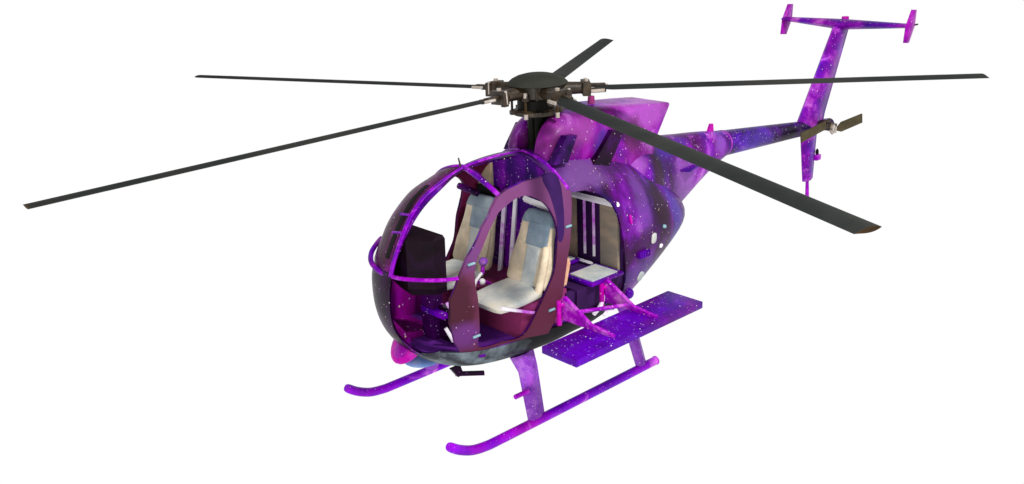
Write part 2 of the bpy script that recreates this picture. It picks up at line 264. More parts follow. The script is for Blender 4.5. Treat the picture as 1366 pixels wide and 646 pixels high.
def body_bm(off=0.0,squash=1.0):
    bm=bmesh.new(); center=[]
    grid={}
    for side in (1,-1):
        for j in range(ROWS):
            u=j/ROWS; phi=math.pi/2*(1-(1-u)**1.6)
            for i in range(COLS):
                a=2*math.pi*i/COLS
                if j==0:
                    if (0,i,0) in grid: continue
                s=math.cos(phi)**(2/bm_(a)); r=(brad(a)+off)*s
                y=side*(BW+off)*math.sin(phi)
                v=bm.verts.new((BC[0]+r*math.cos(a),y*squash,BC[1]+r*math.sin(a)))
                if j==0: grid[(0,i,0)]=v
                else: grid[(j,i,side)]=v
        pole=bm.verts.new((BC[0],side*(BW+off)*squash,BC[1]))
        g=lambda j,i: grid[(0,i%COLS,0)] if j==0 else grid[(j,i%COLS,side)]
        for j in range(ROWS-1):
            for i in range(COLS):
                f=(g(j,i),g(j,i+1),g(j+1,i+1),g(j+1,i)); bm.faces.new(f if side==1 else f[::-1])
        for i in range(COLS):
            f=(g(ROWS-1,i),g(ROWS-1,i+1),pole); bm.faces.new(f if side==1 else f[::-1])
    bmesh.ops.recalc_face_normals(bm,faces=bm.faces)
    return bm
def tmp(bm,name='cutter'):
    bmesh.ops.recalc_face_normals(bm,faces=bm.faces)
    me=bpy.data.meshes.new(name); bm.to_mesh(me); bm.free(); o=bpy.data.objects.new(name,me); C.objects.link(o); return o
def apply_bool(o,ops,keepsmooth=True,ang=35,solid=None):
    if solid:
        md=o.modifiers.new('s','SOLIDIFY'); md.thickness=solid; md.offset=-1
    for op,c in ops:
        md=o.modifiers.new('b','BOOLEAN'); md.operation=op; md.object=c; md.solver='EXACT'
    dg=bpy.context.evaluated_depsgraph_get(); dg.update(); me=bpy.data.meshes.new_from_object(o.evaluated_get(dg))
    o.modifiers.clear(); mats=list(o.data.materials); old=o.data; o.data=me; bpy.data.meshes.remove(old)
    me.materials.clear()
    for m in mats: me.materials.append(m)
    me.polygons.foreach_set('material_index',[0]*len(me.polygons))
    if keepsmooth:
        me.polygons.foreach_set('use_smooth',[True]*len(me.polygons)); me.set_sharp_from_angle(angle=math.radians(ang))
    me.name=o.name; return o
def smoothloop(pts,n=4):
    P=[Vector(p) for p in pts]; m=len(P); out=[]
    for i in range(m):
        a,b,c,d=P[i-1],P[i],P[(i+1)%m],P[(i+2)%m]
        if (c-b).length<.03: out.append(b); continue
        for j in range(n):
            t=j/n; out.append(.5*((2*b)+(-a+c)*t+(2*a-5*b+4*c-d)*t*t+(-a+3*b-3*c+d)*t**3))
    return out
def cutter(loop,direc,side=1,inn=.16,outw=.2,smooth=True):
    L=smoothloop(loop) if smooth else [Vector(p) for p in loop]
    d=Vector(direc).normalized(); bm=bmesh.new()
    A=[];B=[]
    for p in L:
        q=Vector((p.x,p.y*side,p.z)); dd=Vector((d.x,d.y*side,d.z))
        A.append(bm.verts.new(q-dd*inn)); B.append(bm.verts.new(q+dd*outw))
    n=len(A); bm.faces.new(A); bm.faces.new(B[::-1])
    for k in range(n): bm.faces.new((A[k],A[(k+1)%n],B[(k+1)%n],B[k]))
    bmesh.ops.triangulate(bm,faces=[f for f in bm.faces if len(f.verts)>4])
    return tmp(bm)
heli=bpy.data.objects.new('helicopter',None); C.objects.link(heli); heli.location=(0,0,0)
heli['label']='small purple galaxy patterned helicopter without doors, five grey rotor blades and side bench'
heli['category']='helicopter'
junk=[]
# ---------------------------------------------------------------- fuselage shell
dW=(.8,.52,.25); dR=(.05,.22,1); dD=(0,1,0)
# the starboard windscreen only opens above the bow rail
WS_UP=[p for p in WINDSCREEN if p[2]>1.30]
cw=cutter(WINDSCREEN,dW,1,.09,.3); cws=cutter(WS_UP,dW,-1,.09,.3,False)
cr=[cutter(ROOFWIN,dR,s,.12,.2,False) for s in(1,-1)]
cf=[cutter(DOORF,dD,s,.3,.3) for s in(1,-1)]
DRR=[p for p in DOORR]
# keep the rear opening clear of the door frame
cb=[cutter(DRR,dD,s,.3,.3,False) for s in(1,-1)]
junk+=[cw,cws]+cr+cf+cb
fus=finish('fuselage',body_bm(),M['fus'],heli)
apply_bool(fus,[('DIFFERENCE',c) for c in [cw]+cr+cf+cb],solid=.020)
# ---- door frames, dark nose, hull bottom: skins lying on the shell
def skin(name,mat,inter,diff,off=.006,th=.036,parent=fus):
    o=finish(name,body_bm(off),mat,parent); apply_bool(o,[('INTERSECT',inter)]+[('DIFFERENCE',d) for d in diff],solid=th); return o
for s,c in((1,cf[0]),(-1,cf[1])):
    ro=cutter(RING_OUT,dD,s,.3,.3,False); junk.append(ro)
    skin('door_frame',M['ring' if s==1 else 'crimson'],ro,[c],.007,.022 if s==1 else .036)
    st=cutter(STRIPE,dD,s,.3,.3); junk.append(st)
    skin('door_stripe',M['stripe'],st,[c],.010,.02)
hb=tmp(slab([(1.6,.3),(1.44,.69),(1.3,.68),(.7,.66),(.3,.645),(-.25,.64),(-.52,.62),(-.75,.42),(-.8,.3),(0,.1)],-.9,.9)); junk.append(hb)
skin('lower_hull',M['belly'],hb,[],.004,.02)
# dark nose band between the two windscreens
nb=tmp(slab([(1.2,.2),(1.8,.2),(1.9,1.32),(1.55,1.32),(1.5,1.0),(1.38,.62)],-.62,.035)); junk.append(nb)
skin('nose_panel',M['nose'],nb,[cw],.004,.03)
qb=tmp(slab([(1.62,1.33),(1.9,1.33),(1.9,2.3),(.80,2.3),(.80,1.8),(1.05,1.6),(1.3,1.33)],-.50,-.02)); junk.append(qb)
skin('quarter_window',M['quarter'],qb,[cw]+cr,.005,.03)
# rim of the rear door
def rim(path,r,mat,name,parent=fus,closed=False,n=8):
    bm=bmesh.new(); tube(bm,path,r,n=n); return finish(name,bm,M[mat],parent)
def mir(pts,s): return [(p[0],p[1]*s,p[2]) for p in pts]
def onbody(x,z,side=1,off=0):
    return Vector((x,side*(max(bodyy(x,z),0)+off),z))
# ---- windscreen frame: centre post, brows, bow rail
cp=spline([(1.625,.012,1.30),(1.58,.012,1.42),(1.49,.012,1.585),(1.385,.012,1.74),(1.24,.012,1.87),(1.02,.012,1.965),(.81,.012,2.035)],6)
bm=bmesh.new(); tube(bm,cp,.022,n=12,ry=.016); tube(bm,spline([(.81,.012,2.035),(.5,.012,2.054),(.15,.012,2.035)],6),.024,n=12,ry=.014)
post=finish('windscreen_frame',bm,M['post'],heli)
for s in(1,-1):
    br=[(.81,0,2.035),(.83,.1,2.02),(.832,.234,1.975),(.812,.342,1.915),(.79,.41,1.86)]
    rim(spline(mir(br,s),5),.02,'post','brow_strip',post)
    ed=[(.165,.02,2.042),(.151,.184,2.008),(.122,.307,1.943),(.104,.402,1.863),(.081,.49,1.768)]
    rim(spline(mir(ed,s),5),.02,'post','roof_edge',post)
rail=[(1.34,.52,1.335),(1.43,.455,1.33),(1.54,.32,1.325),(1.62,.16,1.32),(1.635,.06,1.315)]
bm=bmesh.new(); tube(bm,spline(rail,6),.021,n=12,ry=.015)
rl=finish('bow_rail',bm,M['pink'],post)
rail2=[(1.61,-.10,1.29),(1.61,-.20,1.31),(1.585,-.31,1.34),(1.50,-.42,1.375),(1.39,-.48,1.42),(1.34,-.485,1.445)]
bm=bmesh.new(); tube(bm,spline(rail2,6),.022,n=12,ry=.02); finish('bow_rail',bm,M['fin'],post)
for s_ in ((-.055,-.115,1.12,1.50,1.50),):
    gp=tmp(slab([(s_[3],1.42),(1.9,1.42),(1.9,2.3),(s_[2],2.3),(s_[2],1.8)],s_[1],s_[0])); junk.append(gp)
    skin('painted_gap',M['black'],gp,[cw],.008,.012,post)  # black skin imitates the darkness seen through a gap; nothing is cut open
# small brackets and probe on the frame
for p,q in (((1.385,0,1.755),(1.375,-.14,1.735)),((1.475,0,1.63),(1.465,-.14,1.60))):
    bm=bmesh.new(); tube(bm,[p,q],.011,n=8); finish('frame_bracket',bm,M['post'],post)
bm=bmesh.new(); tube(bm,[(.84,.01,2.03),(.86,.01,2.12)],[.010,.006],n=8); finish('air_probe',bm,M['brown'],post)
# ---------------------------------------------------------------- interior
inner=tmp(body_bm(-.031)); junk.append(inner)
def inside(name,bm,mat,parent=heli,bev=0,ang=35):
    if bev: bevel(bm,bev)
    o=finish(name,bm,mat,parent); apply_bool(o,[('INTERSECT',inner)],ang=ang); return o
cab=finish('cabin_interior',(lambda b:(box(b,(.45,0,.62),(2.6,1.4,.06)),b)[1])(bmesh.new()),M['floor'],heli)
apply_bool(cab,[('INTERSECT',inner)])
b=bmesh.new(); box(b,(.175,0,1.3),(.04,.94,1.6))
bulk=inside('bulkhead',b,M['bulk'],cab)
b=bmesh.new(); box(b,(-.49,0,1.15),(.05,1.4,1.7)); inside('rear_wall',b,M['rear'],cab)
# nose well / toe box
b=bmesh.new(); prism(b,[(1.15,-.6,.64),(1.8,-.6,.64),(1.8,-.6,1.0),(1.60,-.6,.92),(1.45,-.6,.72),(1.15,-.6,.68)],(0,.52,0)); inside('toe_box',b,M['liner'],cab)
b=bmesh.new(); box(b,(1.20,.24,.80),(.05,.40,.30)); inside('foot_wall',b,M['nose'],cab)
b=bmesh.new(); wl=[(1.75,-.02),(1.68,-.18),(1.56,-.34),(1.40,-.43),(1.15,-.49),(.72,-.54)]
lo=[b.verts.new((x,y,.64)) for x,y in wl]; hi=[b.verts.new((x,y,1.22 if x>1.2 else 1.02)) for x,y in wl]
lo2=[b.verts.new((x-.01,y-.03,.64)) for x,y in wl]; hi2=[b.verts.new((x-.01,y-.03,1.22 if x>1.2 else 1.02)) for x,y in wl]
for A_,B_ in ((lo,hi),(hi,hi2),(hi2,lo2),(lo2,lo)):
    for k in range(len(wl)-1): b.faces.new((A_[k],A_[k+1],B_[k+1],B_[k]))
b.faces.new((lo[0],hi[0],hi2[0],lo2[0])); b.faces.new((lo[-1],hi[-1],hi2[-1],lo2[-1]))
inside('side_liner',b,M['liner'],cab)
b=bmesh.new(); box(b,(1.27,.08,.905),(.05,.30,.05)); bevel(b,.006); finish('pedal_bar',b,M['board'],cab)
# seat box
b=bmesh.new(); prism(b,[(.22,-.58,.65),(.79,-.58,.65),(.72,-.58,.93),(.22,-.58,.93)],(0,1.16,0)); bevel(b,.012)
sb=finish('seat_box',b,M['magenta'],cab)
# rear bench
b=bmesh.new(); prism(b,[(-.47,-.62,.58),(.15,-.62,.58),(.13,-.62,.89),(-.47,-.62,.89)],(0,1.24,0)); inside('rear_bench',b,M['rear'],cab,.012)
b=bmesh.new(); tube(b,[(.138,-.50,.888),(.138,.48,.888)],.009,n=8); finish('bench_rail',b,M['board'],cab)
b=bmesh.new(); prism(b,[(.24,.55,.56),(-.47,.55,.56),(-.47,.55,.83),(.24,.55,.89)],(0,.045,0)); inside('side_panel',b,M['rear'],cab)
# cockpit white and pink strips on the bulkhead
def strip(name,a,bb,w,t,mat,parent=cab,up=Vector((1,0,0))):
    bm=bmesh.new(); a=Vector(a);bb=Vector(bb); d=(bb-a); u=Vector((0,1,0)) if abs(d.normalized().y)<.7 else Vector((0,0,1))
    tube(bm,[a,bb],w/2*1.2,n=4,ry=t/2*1.2,up=Vector((1,0,0))); 
    return finish(name,bm,M[mat],parent,smooth=False)
for y in(-.19,-.05):
    strip('wall_strip',(.21,y+.02,1.62),(.30,y,.9),.022,.05,'whitepink')
strip('wall_strip',(.205,.07,1.635),(.205,.44,1.60),.05,.03,'white')
# rear cabin
for y in(.16,.275):
    strip('wall_strip',(-.455,y,1.50),(-.455,y,.97),.03,.026,'whitepink')
strip('wall_strip',(-.43,.03,1.525),(-.43,.60,1.525),.05,.03,'white')
strip('wall_strip',(-.40,.12,.915),(-.40,.30,.915),.03,.03,'white')
for y0,y1 in((.37,.585),(-.22,.06)):
    b=bmesh.new(); box(b,(-.45,(y0+y1)/2,1.20),(.035,y1-y0,.60)); bevel(b,.01,2)
    sbk=finish('seat_back',b,M['tan'],cab)
    b=bmesh.new(); box(b,(-.455,(y0+y1)/2,1.503),(.04,y1-y0+.012,.012)); finish('piping',b,M['board'],sbk)
    b=bmesh.new(); box(b,(-.20,(y0+y1)/2+.03,.915),(.42,y1-y0+.13,.03)); bevel(b,.008)
    sp=finish('seat_pad',b,M['board'],cab)
    b=bmesh.new(); box(b,(-.20,(y0+y1)/2+.03,.932),(.33,y1-y0+.06,.018)); bevel(b,.006)
    finish('cushion',b,M['pale'],sp)
# overhead beige panel
b=bmesh.new(); box(b,(.215,-.42,1.80),(.03,.18,.4)); inside('headliner_panel',b,M['tan'],cab)
b=bmesh.new(); box(b,(.24,-.36,1.62),(.06,.24,.12)); inside('headliner_box',b,M['black'],cab)
b=bmesh.new(); tube(b,[(.45,-.52,1.70),(.42,-.3,1.66)],.03,n=10); finish('interior_handle',b,M['inner'],cab)
# instrument console
b=bmesh.new()
pl=[(1.25,.25),(1.36,.24),(1.50,.06),(1.46,-.20),(1.38,-.28),(1.25,-.28)]
rings=[[(x*.97,y*.8,1.10) for x,y in pl],[(x,y,1.17) for x,y in pl],[(x-.015,y*.98,1.575) for x,y in pl],[(x-.05 if x>1.3 else x-.01,y*.9,1.60) for x,y in pl]]
loftrings(b,rings); dash=finish('instrument_panel',b,M['dash'],heli,smooth=False)
b=bmesh.new(); box(b,(1.23,.0,.85),(.12,.16,.5)); bevel(b,.02); finish('console_column',b,M['inner'],dash)
for y in(.12,.0,-.12):
    for z in(1.30,1.45):
        b=bmesh.new(); tube(b,[(1.205,y,z),(1.188,y,z)],.045,n=20); finish('gauge',b,M['black'],dash)
# pedals
for y in(.22,.06):
    b=bmesh.new(); tube(b,spline([(1.22,y-.03,1.0),(1.20,y-.01,.95),(1.17,y+.07,.93)],4),.014,n=8)
    pdl=finish('pedal',b,M['whitepink'],cab)
b=bmesh.new(); tube(b,[(1.30,.26,.82),(1.26,.30,.70)],.016,n=8); finish('pedal',b,M['whitepink'],cab)
# sticks
for y in(0.02,):
    b=bmesh.new(); tube(b,spline([(.64,y,.63),(.69,y,.72),(.775,y,.90),(.765,y,1.00),(.68,y,1.07)],6),.014,n=10)
    cs=finish('cyclic_stick',b,M['white'],cab)
    b=bmesh.new(); tube(b,[(.68,y,1.06),(.672,y,1.13)],.018,n=10); finish('grip',b,M['pink'],cs)
    b=bmesh.new(); bmesh.ops.create_icosphere(b,subdivisions=3,radius=.042,matrix=Matrix.Translation((.665,y,1.165))@Matrix.Diagonal((1,1,.9,1))); finish('knob',b,M['strut'],cs)
b=bmesh.new(); tube(b,spline([(.62,.05,.95),(.70,.06,1.0),(.76,.06,1.01)],4),[.016]*9,n=10); q=finish('collective_lever',b,M['pink'],cab)
b=bmesh.new(); bmesh.ops.create_icosphere(b,subdivisions=2,radius=.03,matrix=Matrix.Translation((.73,.07,1.01))); finish('grip',b,M['white'],q)
b=bmesh.new(); tube(b,[(1.0,.62,1.0),(.62,.62,.84)],[.016,.012],n=10); finish('collective_lever',b,M['whitepink'],cab)
b=bmesh.new(); tube(b,[(.66,.0,.66),(.74,.02,.74)],.026,n=10); finish('stick_base',b,M['whitepink'],cab)
# pilot seats
def sweepbox(bm,secs):
    """rounded-rect sections: (center, half width y, half thickness, tilt normal vec)"""
    rings=[]
    for (c,hw,ht,nv) in secs:
        nv=Vector(nv).normalized(); r=[]
        for i in range(28):
            t=2*math.pi*i/28; cc,ss=math.cos(t),math.sin(t); n=3.6
            r.append(Vector(c)+Vector((0,1,0))*hw*math.copysign(abs(cc)**(2/n),cc)+nv*ht*math.copysign(abs(ss)**(2/n),ss))
        rings.append(r)
    loftrings(bm,rings)
for s in(1,-1):
    yc=.39 if s==1 else -.35
    seat=bpy.data.objects.new('pilot_seat',None); C.objects.link(seat); seat.parent=heli
    b=bmesh.new(); sweepbox(b,[((.50,yc,.985),.19,.04,(0,0,1)),((.55,yc,.983),.225,.052,(0,0,1)),((.75,yc,.975),.235,.048,(0,0,1)),((.92,yc,.965),.225,.045,(.1,0,1)),((.98,yc,.957),.205,.038,(.3,0,1)),((1.0,yc,.952),.17,.025,(.4,0,1))])
    cu=finish('cushion',b,M['pale'],seat,ang=50)
    nn=(1,0,.3)
    P=lambda t:(.50-.20*t,yc,1.0+.61*t)
    b=bmesh.new(); sweepbox(b,[(P(0),.22,.05,nn),(P(.06),.24,.065,nn),(P(.3),.235,.06,nn),(P(.5),.21,.055,nn),(P(.65),.19,.055,nn),(P(.8),.185,.055,nn),(P(.93),.165,.05,nn),(P(.985),.13,.04,nn),(P(1.0),.10,.02,nn)])
    bk=finish('backrest',b,M['beige'],seat,ang=50)
    # grey centre panel, side bolsters
    o=Vector((1,0,.28)).normalized()
    def PP(t,dy,dn): p=Vector(P(t)); return (p.x+o.x*dn,p.y+dy,p.z+o.z*dn)
    b=bmesh.new(); sweepbox(b,[(PP(.02,.05,.055),.08,.014,nn),(PP(.3,.05,.052),.08,.014,nn),(PP(.56,.04,.048),.08,.014,nn)]); finish('centre_panel',b,M['pale'],seat)
    b=bmesh.new(); sweepbox(b,[(PP(.82,0,.0),.189,.059,nn),(PP(.93,0,0),.170,.054,nn),(PP(.99,0,0),.135,.045,nn),(PP(1.006,0,0),.10,.024,nn)]); hr=finish('headrest',b,M['grey'],seat,ang=50)
    b=bmesh.new(); sweepbox(b,[(PP(.54,.06,.05),.125,.013,nn),(PP(.84,.055,.05),.125,.013,nn)]); finish('head_cloth',b,M['grey'],seat)
    b=bmesh.new(); tube(b,spline([PP(-.05,.205,.065),PP(.25,.205,.06),PP(.45,.19,.05),PP(.56,.165,.03)],5),[.025]+[.034]*14+[.02],n=12); finish('side_bolster',b,M['beige'],seat)
    b=bmesh.new(); sweepbox(b,[((.30,s*.60,.98),.02,.03,(1,0,.2)),((.30,s*.60,1.0),.035,.045,(1,0,.2)),((.25,s*.60,1.18),.035,.045,(1,0,.2)),((.24,s*.60,1.22),.02,.03,(1,0,.2))]); finish('side_pad',b,M['salmon'],seat)
# ---------------------------------------------------------------- fairings
def loft_obj(name,secs,mat,parent,n=2.6):
    b=bmesh.new(); loftrings(b,[superring(*q) if len(q)>=5 else superring(*q,n) for q in secs]); return finish(name,b,M[mat],parent,ang=40)
def interp(secs,k=6):
    out=[]
    for i in range(len(secs)-1):
        a=secs[max(i-1,0)];b=secs[i];c=secs[i+1];d=secs[min(i+2,len(secs)-1)]
        for j in range(k):
            t=j/k; out.append(tuple(.5*((2*B)+(-A+Cc)*t+(2*A-5*B+4*Cc-D)*t*t+(-A+3*B-3*Cc+D)*t**3) for A,B,Cc,D in zip(a,b,c,d)))
    out.append(secs[-1]); return out
b=bmesh.new()
loftrings(b,[superring(*q) for q in interp([(.105,2.02,1.91,.21,3.2),(.085,2.12,1.90,.245,3),(.03,2.22,1.89,.272,3),(-.06,2.295,1.87,.292,3),(-.22,2.335,1.82,.305,3.2),(-.6,2.325,1.72,.312,3.8),(-1.0,2.285,1.5,.29,7),(-1.35,2.245,1.5,.265,14),(-1.62,2.21,1.5,.255,24)],5)])
dog=finish('rotor_fairing',b,M['dog'],heli,ang=40)
# sloping rear edge and the slot the mast stands in
rc=tmp(slab([(-1.62,2.4),(-1.555,2.2),(-1.34,1.90),(-1.1,1.2),(-2.2,1.2),(-2.2,2.4)],-.6,.6))
mc=bmesh.new(); box(mc,(.15,0,2.25),(.66,.23,.60)); bevel(mc,.06,3); mc=tmp(mc)
ec=bmesh.new(); loftrings(ec,[superring(-1.1,2.17,1.95,.18,3),superring(-1.7,2.15,1.95,.20,3)]); ec=tmp(ec)
junk+=[rc,mc,ec]
apply_bool(dog,[('DIFFERENCE',rc),('DIFFERENCE',mc),('DIFFERENCE',ec)],ang=40)
b=bmesh.new(); box(b,(-.17,0,2.15),(.04,.26,.3)); finish('slot_wall',b,M['nose'],dog)
b=bmesh.new(); tube(b,[(-.72,.02,2.32),(-.72,.02,2.385)],[.035,.03],n=14); bevel(b,.01); finish('vent_cap',b,M['magenta'],dog)
for s in(1,-1):
    for pts in ([(-.17,2.17),(-.04,2.185),(.10,2.0),(.12,1.965),(-.05,1.955)],[(-.785,2.09),(-.63,2.13),(-.33,1.82),(-.55,1.765)]):
        b=bmesh.new(); y=(.37 if s==1 else .345) if pts[0][0]>-.5 else .36
        if s==-1 and pts[0][0]>-.5: pts=[(x-.07,z+.02) for x,z in pts]
        prism(b,[(x,s*y,z) for x,z in pts],(0,-s*.07,0)); bevel(b,.006); finish('intake_scoop',b,M['scoop' if pts[0][0]>-.5 else 'nose'],dog)
# aft fairing into boom
b=bmesh.new()
loftrings(b,[superring(*q) for q in interp([(-.7,1.80,1.0,.30,2.6),(-1.1,1.88,.98,.385,2.6),(-1.45,1.855,.97,.31,2.5),(-1.75,1.825,1.0,.245,2.4),(-2.0,1.795,1.10,.205,2.3),(-2.25,1.768,1.22,.18,2.2),(-2.5,1.735,1.33,.158,2.1),(-2.75,1.695,1.415,.140,2.0)],6)])
aft=finish('aft_fairing',b,M['aft'],heli,ang=40)
b=bmesh.new(); tube(b,[(-2.742,0,1.556),(-2.765,0,1.554)],.1425,n=40); finish('joint_ring',b,M['fin'],aft)
b=bmesh.new(); tube(b,[(-2.75,0,1.555),(-4.95,0,1.385)],[.139,.068],n=40); bevel(b,.01)
boom=finish('tail_boom',b,M['boom'],heli,ang=40)
b=bmesh.new(); prism(b,[(-2.50,-.012,1.72),(-2.60,-.012,1.72),(-2.59,-.012,1.80),(-2.545,-.012,1.805)],(0,.024,0)); bevel(b,.006); finish('blade_antenna',b,M['chin'],aft)
b=bmesh.new(); prism(b,[(-1.72,.20,1.50),(-2.0,.14,1.50),(-2.0,.27,1.49),(-1.80,.33,1.49)],(0,0,.015)); finish('side_step',b,M['board'],aft)
# ---- tail
def wing(bm,secs,n=20):
    """secs: (leading edge, trailing edge, half thickness, thickness dir)"""
    rings=[]
    for le,te,th,tv in secs:
        le=Vector(le);te=Vector(te);tv=Vector(tv); r=[]
        for k in range(n):
            a=2*math.pi*k/n; u=(1-math.cos(a))/2; t=math.sin(a)*th*(1.35*math.sqrt(max(u,0))*(1-u)*2.0+.25*(1-u) if 0<u<1 else 0)
            r.append(le.lerp(te,u)+tv*t)
        rings.append(r)
    loftrings(bm,rings)
Y=(0,1,0);Z=(0,0,1)
b=bmesh.new(); wing(b,[((-4.18,0,1.42),(-4.80,0,1.42),.075,Y),((-4.24,0,1.53),(-4.835,0,1.55),.07,Y),((-4.905,0,2.56),(-5.27,0,2.52),.05,Y)])
uf=finish('upper_fin',b,M['fin'],heli)
b=bmesh.new(); wing(b,[((-4.32,0,1.36),(-4.68,0,1.34),.05,Y),((-4.42,0,.765),(-4.645,0,.765),.035,Y)])
lf=finish('lower_fin',b,M['fin'],heli)
b=bmesh.new(); tube(b,[(-4.52,0,.80),(-4.545,0,.50)],[.018,.026],n=10); finish('tail_skid',b,M['pink'],lf)
b=bmesh.new(); box(b,(-4.72,.0,1.01),(.10,.05,.07)); bevel(b,.01); st=finish('tail_light_base',b,M['pink'],lf)
b=bmesh.new(); bmesh.ops.create_uvsphere(b,u_segments=14,v_segments=10,radius=.03,matrix=Matrix.Translation((-4.71,.0,1.075))@Matrix.Diagonal((.7,.7,1.5,1))); finish('tail_light',b,M['nose'],lf)
b=bmesh.new(); wing(b,[((-5.04,-.80,2.585),(-5.26,-.80,2.575),.022,Z),((-4.93,0,2.565),(-5.32,0,2.555),.055,Z),((-5.04,.80,2.585),(-5.26,.80,2.575),.022,Z)])
hs=finish('horizontal_stabilizer',b,M['fin'],heli)
for s in(1,-1):
    b=bmesh.new(); wing(b,[((-5.04,s*.80,2.40),(-5.18,s*.80,2.385),.018,Y),((-5.06,s*.80,2.58),(-5.29,s*.80,2.57),.024,Y),((-5.17,s*.80,2.755),(-5.30,s*.80,2.745),.018,Y)]); finish('end_plate',b,M['plate'],hs)
b=bmesh.new(); tube(b,[(-5.28,.8,2.575),(-5.35,.8,2.575)],.01,n=8); finish('static_wick',b,M['nose'],hs)
b=bmesh.new(); tube(b,[(-5.16,0,2.57),(-5.16,0,2.645)],[.05,.04],n=16); bevel(b,.012); finish('top_light',b,M['chin'],hs)
# tail rotor
b=bmesh.new(); tube(b,[(-4.6,0,1.44),(-4.6,.20,1.44)],[.05,.04],n=16); tube(b,[(-4.6,.17,1.44),(-4.6,.235,1.44)],.055,n=16); tube(b,[(-4.50,.215,1.50),(-4.58,.215,1.53)],.016,n=8); tube(b,[(-4.56,.1,1.50),(-4.52,.22,1.52)],.012,n=8)
box(b,(-4.53,.21,1.455),(.12,.04,.05)); box(b,(-4.67,.21,1.43),(.12,.04,.05)); bevel(b,.006)
tr=finish('tail_rotor',b,M['brown'],heli)
b=bmesh.new(); tube(b,[(-4.64,.245,1.38),(-4.60,.245,1.36),(-4.56,.245,1.40)],.016,n=8); tube(b,[(-4.7,.23,1.42),(-4.66,.25,1.36)],.014,n=8); tube(b,[(-4.6,.235,1.44),(-4.6,.262,1.44)],.03,n=12); finish('pitch_link',b,M['steel'],tr)
b=bmesh.new(); prism(b,[(-4.47,.215,1.53),(-4.49,.215,1.43),(-3.975,.215,1.365),(-3.955,.215,1.475)],(0,.014,0)); bevel(b,.004); finish('tail_rotor_blade',b,M['khaki'],tr)
b=bmesh.new(); prism(b,[(-4.74,.215,1.405),(-4.83,.215,1.455),(-5.31,.215,1.475),(-5.33,.215,1.36),(-4.84,.215,1.335),(-4.74,.215,1.365)],(0,.014,0)); bevel(b,.004); finish('tail_rotor_blade',b,M['khaki'],tr)
# ---------------------------------------------------------------- landing gear
for s in(1,-1):
    b=bmesh.new(); pth=spline([(-.80,s*.72,-.075),(-.3,s*.72,-.078),(.5,s*.72,-.08),(1.18,s*.72,-.08),(1.33,s*.72,-.075),(1.47,s*.72,-.05),(1.60,s*.72,.01),(1.70,s*.72,.082)],6)
    tube(b,pth,[.041]*(len(pth)-3)+[.04,.038,.034],n=20); 
    sk=finish('landing_skid',b,M['skid'],heli,ang=50)
    b=bmesh.new(); tube(b,[(-.80,s*.72,-.075),(-.812,s*.72,-.075)],.044,n=20); bevel(b,.005); finish('end_cap',b,M['pink'],sk)
    for x0,x1,zt,yt in((.64,.75,.42,.44),(-.66,-.61,.52,.42)):
        w=.105 if x0>0 else .075
        b=bmesh.new(); wing(b,[((x0+w*1.3,s*yt,zt),(x0-w*1.3,s*yt,zt),.05,(0,s,.3)),((x0+w*1.05,s*(yt+.07),zt-.12),(x0-w*1.05,s*(yt+.07),zt-.12),.045,(0,s,.4)),((x1+w*.92,s*.715,-.055),(x1-w*.92,s*.715,-.055),.036,(0,s,.4))])
        stt=finish('skid_strut',b,M['strut'],heli)
        if x0>0:
            b=bmesh.new(); tube(b,[(.78,s*.655,.19),(.93,s*.655,.19)],.021,n=12); bevel(b,.004); finish('step_peg',b,M['skid'],stt)
# ---------------------------------------------------------------- side bench (port)
b=bmesh.new(); box(b,(.078,1.127,.692),(1.585,.385,.062)); bevel(b,.005)
brd=finish('side_bench',b,M['board'],heli)
b=bmesh.new(); box(b,(.078,1.127,.7235),(.006,.385,.003)); finish('board_joint',b,M['fin'],brd)
for x in(.36,-.17):
    b=bmesh.new(); pr=[(x-.018,.66,.90),(x-.018,.70,.93),(x-.018,1.0,.765),(x-.018,1.25,.742),(x-.018,1.25,.724),(x-.018,.93,.72),(x-.018,.66,.72)]
    prism(b,pr,(.036,0,0)); bevel(b,.005)
    br=finish('bench_bracket',b,M['pink'],brd)
    b=bmesh.new(); tube(b,[(x+.05,.675,.68),(x+.05,.675,.90)],.022,n=12); bevel(b,.005); tube(b,[(x+.05,.68,.86),(x-.0,.70,.86)],.018,n=10); finish('bracket_post',b,M['chin'],br)
b=bmesh.new(); tube(b,[(.38,.86,.84),(-.16,.93,.755)],.018,n=12); finish('bench_brace',b,M['pink'],brd)
b=bmesh.new(); tube(b,[(.10,.90,.73),(.05,.90,.775),(-.04,.88,.745)],.014,n=8); finish('bench_fitting',b,M['whitepink'],brd)
b=bmesh.new(); tube(b,spline([(-.05,.64,.62),(-.1,.68,.70),(-.16,.66,.78)],4),.02,n=10); finish('bench_hook',b,M['whitepink'],brd)
b=bmesh.new(); bmesh.ops.create_uvsphere(b,u_segments=16,v_segments=10,radius=.05,matrix=Matrix.Translation((-.62,.56,.62))@Matrix.Diagonal((1,.7,1,1))); finish('hull_fitting',b,M['board'],fus)
